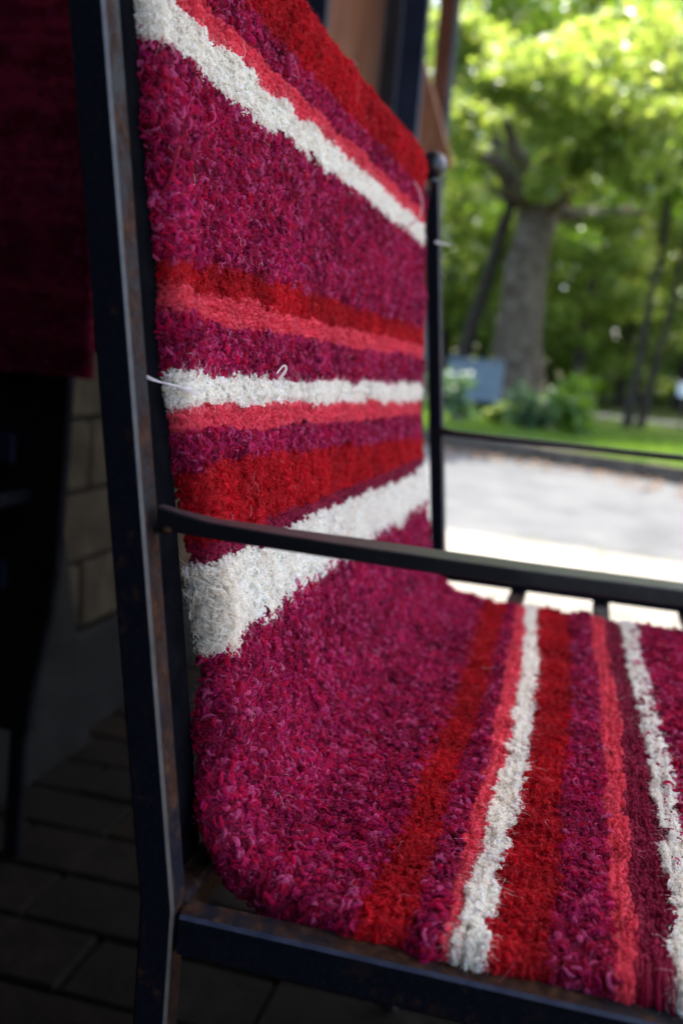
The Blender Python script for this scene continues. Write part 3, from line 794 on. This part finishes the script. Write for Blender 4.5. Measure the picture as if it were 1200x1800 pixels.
BARKD = mottled('dark bark', [(.3, (.018, .014, .010)), (.7, (.05, .042, .032))], 7, .95, .9, .03, 14)
def leaf_cloud(centres, radii, per, size, r=rng, flat=.6):
    """folded leaves scattered in clumps; centres (n,3), radii (n,)"""
    n = len(centres) * per
    c = np.repeat(centres, per, 0); rr = np.repeat(radii, per)
    d = r.normal(0, 1, (n, 3)); d /= np.linalg.norm(d, axis=1)[:, None]; d *= (r.random(n) ** .45)[:, None]; d[:, 2] *= flat
    p = c + d * rr[:, None]
    up = r.normal(0, .55, (n, 3)) + np.array([0, 0, .9]); up /= np.linalg.norm(up, axis=1)[:, None]
    a = np.cross(up, r.normal(0, 1, (n, 3))); a /= np.linalg.norm(a, axis=1)[:, None]; b = np.cross(up, a)
    L = (size * r.uniform(.65, 1.25, n))[:, None]
    V = np.stack([p - a * L * .5, p + b * L * .36 + up * L * .07 - a * L * .08, p + a * L * .5, p - b * L * .36 + up * L * .07 - a * L * .08], 1).reshape(-1, 3)
    return V, np.arange(4 * n).reshape(-1, 4)

def grow(base, top, r0, r1, n=7, wob=.1, r=rng):
    base = np.array(base, float); top = np.array(top, float); f = np.linspace(0, 1, n)
    p = base + (top - base) * f[:, None]; p[1:-1] += r.normal(0, wob, (n - 2, 3)) * np.array([1, 1, .4])
    rad = r0 + (r1 - r0) * f ** .8; return [tuple(x) for x in p], list(rad)

def tree(name, label, base, top, r0, r1, limbs, clumps, crad, per, size, mat, group=None, flare=1.22, bark=None):
    t = tag(empty(name, (0, 0, 0)), label, 'tree', group)
    tp, tr = grow(base, top, r0, r1, 8, r0 * .12)
    tr[0] *= flare; tr[1] *= 1.06
    bark = bark or BARK
    link('trunk', tube_mesh('trunk', [(tp, tr)], 14), t, bark)
    for a_, b_, q0, q1 in limbs:
        link('limb', tube_mesh('limb', [grow(a_, b_, q0, q1, 7, np.linalg.norm(np.array(b_) - np.array(a_)) * .035)], 8), t, bark)
    V, F = leaf_cloud(np.array(clumps), np.array(crad), per, size)
    link('crown', npmesh('crown', V, F), t, mat)
    return t

def onlawn(px, depth):
    p = at(px, 690, depth); return np.array([p[0], p[1], 0.0])

# the big tree
b_ = onlawn(896, 18.5); fork = at(948, 340, 18.5)
limbs = []; ends = []
for px, py, dd, q in ((800, 215, 17.0, .2), (770, 60, 18.0, .16), (900, 20, 18.5, .26), (1010, 120, 20.5, .24), (1075, 245, 16, .2), (1210, 180, 15.5, .15), (1130, 370, 19.5, .15), (860, 120, 15, .16)):
    e = at(px, py, dd); limbs.append((fork - np.array([0, 0, .35]), e, q * 1.35, .06)); ends.append(e)
cl_c = []; cl_r = []
def add(px, py, dd, r_, k=1, sp=.0):
    for _ in range(k):
        cl_c.append(at(px + rng.normal(0, sp), py + rng.normal(0, sp * .6), dd + rng.normal(0, .5))); cl_r.append(r_ * rng.uniform(.7, 1.25))
# sunlit sprays in front, then the mass of the crown
for px, py, dd, r_, k, sp in ((940, 130, 10.5, .42, 9, 45), (880, 150, 10.5, .34, 6, 25), (1000, 110, 10.8, .40, 8, 40), (1010, 200, 11, .36, 7, 40), (1090, 215, 11, .36, 7, 40), (1160, 205, 11, .38, 7, 30), (950, 215, 11, .28, 4, 20),
                          (1000, 305, 11.5, .24, 6, 30), (950, 325, 11.5, .17, 3, 12), (1070, 280, 11.5, .26, 6, 30), (800, 50, 11, .36, 7, 25), (815, 100, 11, .26, 4, 14), (1150, 310, 12, .22, 4, 25), (790, 240, 13, .34, 6, 25),
                          (830, 200, 13, .3, 5, 25), (1120, 60, 12, .5, 8, 50), (1190, 130, 12, .5, 6, 40)):
    add(px, py, dd, r_, k, sp)
C0 = fork + np.array([.4, 2.2, 4.0])
for _ in range(210):
    d = rng.normal(0, 1, 3); d /= np.linalg.norm(d); d *= rng.uniform(.55, 1.0)
    c = C0 + d * np.array([6.2, 4.6, 4.2])
    dd_ = c - CAM; zz_ = dd_ @ FW; qx = 600 + FPX * (dd_ @ RT) / zz_; qy = 900 - FPX * (dd_ @ UP) / zz_
    if 830 < qx < 1060 and 235 < qy < 720 and zz_ < 19.5: continue      # the fork and the trunk stay in view
    if c[2] > 3.2: cl_c.append(c); cl_r.append(rng.uniform(.5, .95))
tree('broad_tree', 'large tree with a thick grey trunk and spreading sunlit branches beyond the road', b_, fork + np.array([.05, 0, .35]), .50, .33, limbs, cl_c, cl_r, 120, .125, LEAF, 'trees in the park beyond the road', 1.5)

def simple_tree(name, label, px, depth, h, r0, cw, lean=0, low=.35, nc=60, per=110, size=.13, mat=LEAFD, group='trees in the park beyond the road'):
    b_ = onlawn(px, depth); top = b_ + np.array([lean, .2, h * .62])
    cc = []; cr = []; lb = []
    for k in range(nc):
        d = rng.normal(0, 1, 3); d /= np.linalg.norm(d); d *= rng.uniform(.35, 1.0)
        cc.append(b_ + np.array([lean * .9, 0, h * (low + (1 - low) / 2)]) + d * np.array([cw, cw, h * (1 - low) / 2])); cr.append(rng.uniform(.35, .75) * cw / 2.4)
    for k in range(4):
        e = cc[rng.integers(nc)]; s_ = b_ + (top - b_) * rng.uniform(.45, .9); lb.append((s_, e, r0 * .45, r0 * .12))
    return tree(name, label, b_, top, r0, r0 * .45, lb, cc, cr, per, size, mat, group, 1.22, BARKD)
simple_tree('slim_tree', 'leaning slim tree behind the left side of the big trunk', 792, 19, 9, .17, 2.6, 1.1, .30, 55)
simple_tree('slim_tree', 'dark slim tree, left one of the close pair at the right', 1108, 14.0, 6.5, .065, 1.5, .25, .34, 40, 90, .11)
simple_tree('slim_tree', 'dark slim tree, right one of the close pair at the right', 1132, 14.6, 7, .060, 1.6, .5, .34, 40, 90, .11)
for lab, px, dd, ww in (('low bushy tree far left of the big trunk', 730, 30, 2.6), ('low bushy tree directly behind the big trunk', 930, 31, 3.0), ('low bushy tree behind the pair of slim trees', 1090, 27, 2.6), ('low bushy tree near the right edge', 1190, 30, 3.0), ('low bushy tree between the leaning slim tree and the big trunk', 840, 26, 2.2), ('low bushy tree just right of the big trunk', 965, 33, 3.0), ('low bushy tree left of the pair of slim trees', 1010, 24, 2.0)):
    simple_tree('bushy_tree', lab, px, dd, 6.5, .14, ww, 0, .03, 70, 110, .17, LEAF if dd != 31 else LEAFD)
simple_tree('park_tree', 'green tree in the distance left of the big trunk', 770, 27, 13, .26, 4.2, 0, .12, 80, 130, .17, LEAF)
simple_tree('park_tree', 'green tree in the distance just right of the big trunk', 1010, 29, 13, .28, 4.0, 0, .18, 80, 130, .17)
simple_tree('park_tree', 'green tree in the distance at the right edge of the picture', 1215, 25, 12, .25, 3.8, 0, .20, 80, 130, .16)
simple_tree('park_tree', 'green tree in the distance behind the close pair of slim trees', 1120, 34, 14, .28, 4.4, 0, .15, 80, 130, .19, LEAF)

def shrub(label, px, py, depth, wd, h, mat=SHRUBM, size=.10, n_=14, per=60):
    t = tag(empty('shrub'), label, 'shrub', 'shrubs along the edge of the lawn'); b_ = at(px, py, depth); b_[2] = 0
    cc = b_ + rng.normal(0, 1, (n_, 3)) * np.array([wd * .4, wd * .35, 0]) + np.column_stack([np.zeros((n_, 2)), rng.uniform(.12, .8, n_) * h])
    link('stem', tube_mesh('stem', [grow(b_, cc[k], .018, .006, 4, .02) for k in range(min(n_, 6))], 6), t, BARK)
    V, F = leaf_cloud(cc, np.full(n_, h * .32), per, size, flat=.9); link('foliage', npmesh('foliage', V, F), t, mat)
shrub('pale green leafy shrub in front of the pale blue panel', 797, 720, 11.8, .26, .60, SHRUBM, .11, 11, 30)
shrub('blue-green shrub in front of the big trunk', 928, 722, 11.6, .26, .64, SHRUBM, .11, 12, 34)
shrub('dark blue-green shrub right of the big trunk', 1012, 735, 11.4, .34, .52, LEAFD, .11, 14, 40)
shrub('low green shrub at the foot of the big trunk', 880, 730, 12.2, .40, .30, LEAF, .08, 10)
shrub('dark upright shrub behind the blue-green ones', 1012, 700, 12.8, .24, .80, LEAFD, .10, 12, 40)

# pale blue panel standing on the lawn
PANELM = mottled('pale blue paint', [(.3, (.12, .16, .185)), (.7, (.17, .21, .24))], 4, .6)
pn = tag(empty('garden_panel'), 'pale blue-grey panel on the lawn left of the big trunk', 'panel')
pL = at(783, 690, 17.5); pR = at(880, 690, 17.2)
dv = pR - pL; Lp = float(np.linalg.norm(dv[:2])); an = math.atan2(dv[1], dv[0])
o = link('board', box_mesh('board', (0, -.03, .12), (Lp, .03, .78), .01), pn, PANELM); o.location = (pL[0], pL[1], 0); o.rotation_euler = (0, 0, an)
o = link('cap_rail', box_mesh('cap_rail', (-.02, -.05, .782), (Lp + .02, .05, .83), .01), pn, PANELM); o.location = (pL[0], pL[1], 0); o.rotation_euler = (0, 0, an)
for f in (.04, .5, .96):
    o = link('foot', box_mesh('foot', (Lp * f - .03, -.028, -.02), (Lp * f + .03, .028, .118)), pn, KERB); o.location = (pL[0], pL[1], 0); o.rotation_euler = (0, 0, an)
sg = tag(empty('white_sign'), 'small white sign on a post at the right edge of the lawn', 'sign')
p_ = at(1198, 715, 15); WHITE = mottled('white board', [(.3, (.6, .62, .64)), (.7, (.75, .76, .78))], 5, .6)
o = link('plate', box_mesh('plate', (-.09, -.012, .52), (.13, .012, .72), .004), sg, WHITE); o.location = (p_[0], p_[1], 0)
o = link('post', box_mesh('post', (0, .013, -.02), (.03, .04, .70)), sg, KERB); o.location = (p_[0], p_[1], 0)

# far woodland closing the view: one mass
cc = np.column_stack([rng.uniform(-34, 30, 1500), rng.uniform(40, 52, 1500), rng.uniform(0, 1, 1500) ** 1.3 * 21])
V, F = leaf_cloud(cc, rng.uniform(1.2, 2.4, 1500), 75, .52)
tag(link('woodland', npmesh('woodland', V, F), None, LEAFD), 'green mass of distant trees closing the view behind the park', 'woodland', kind='stuff')
# grass blades along the joint between pavement and road, and on the lawn edge
n = 5200
x = rng.uniform(-6, 9, n); y = 3.62 - .12 * x + rng.normal(0, .025, n); keep = n1(x * 2.2, 9) + .5 * n1(x * 9, 8) > .12; x = x[keep]; y = y[keep]; n = len(x)
h_ = rng.uniform(.02, .06, n); a_ = rng.uniform(0, 6.28, n); bz = np.full(n, -.098)
V = np.stack([np.column_stack([x - .002 * np.cos(a_), y - .002 * np.sin(a_), bz]), np.column_stack([x + .002 * np.cos(a_), y + .002 * np.sin(a_), bz]),
              np.column_stack([x + rng.normal(0, .02, n), y + rng.normal(0, .02, n), bz + .07 + h_])], 1).reshape(-1, 3)
tag(link('grass_tufts', npmesh('grass_tufts', V, np.arange(3 * n).reshape(-1, 3)), None, LEAF), 'thin grass growing along the edge of the pale pavement', 'grass', kind='stuff')
n = 60000
d_ = rng.uniform(-9, 14, n); off = .18 + np.abs(rng.normal(0, 3.2, n)); x = K0[0] + KD[0] * d_ + KN[0] * off; y = K0[1] + KD[1] * d_ + KN[1] * off
h_ = rng.uniform(.03, .09, n); a_ = rng.uniform(0, 6.28, n); bz = np.full(n, -.002)
V = np.stack([np.column_stack([x - .005 * np.cos(a_), y - .005 * np.sin(a_), bz]), np.column_stack([x + .005 * np.cos(a_), y + .005 * np.sin(a_), bz]),
              np.column_stack([x + rng.normal(0, .02, n), y + rng.normal(0, .02, n), bz + h_])], 1).reshape(-1, 3)
tag(link('lawn_grass', npmesh('lawn_grass', V, np.arange(3 * n).reshape(-1, 3)), None, LEAFD), 'short green grass of the lawn beyond the kerb', 'grass', kind='stuff')
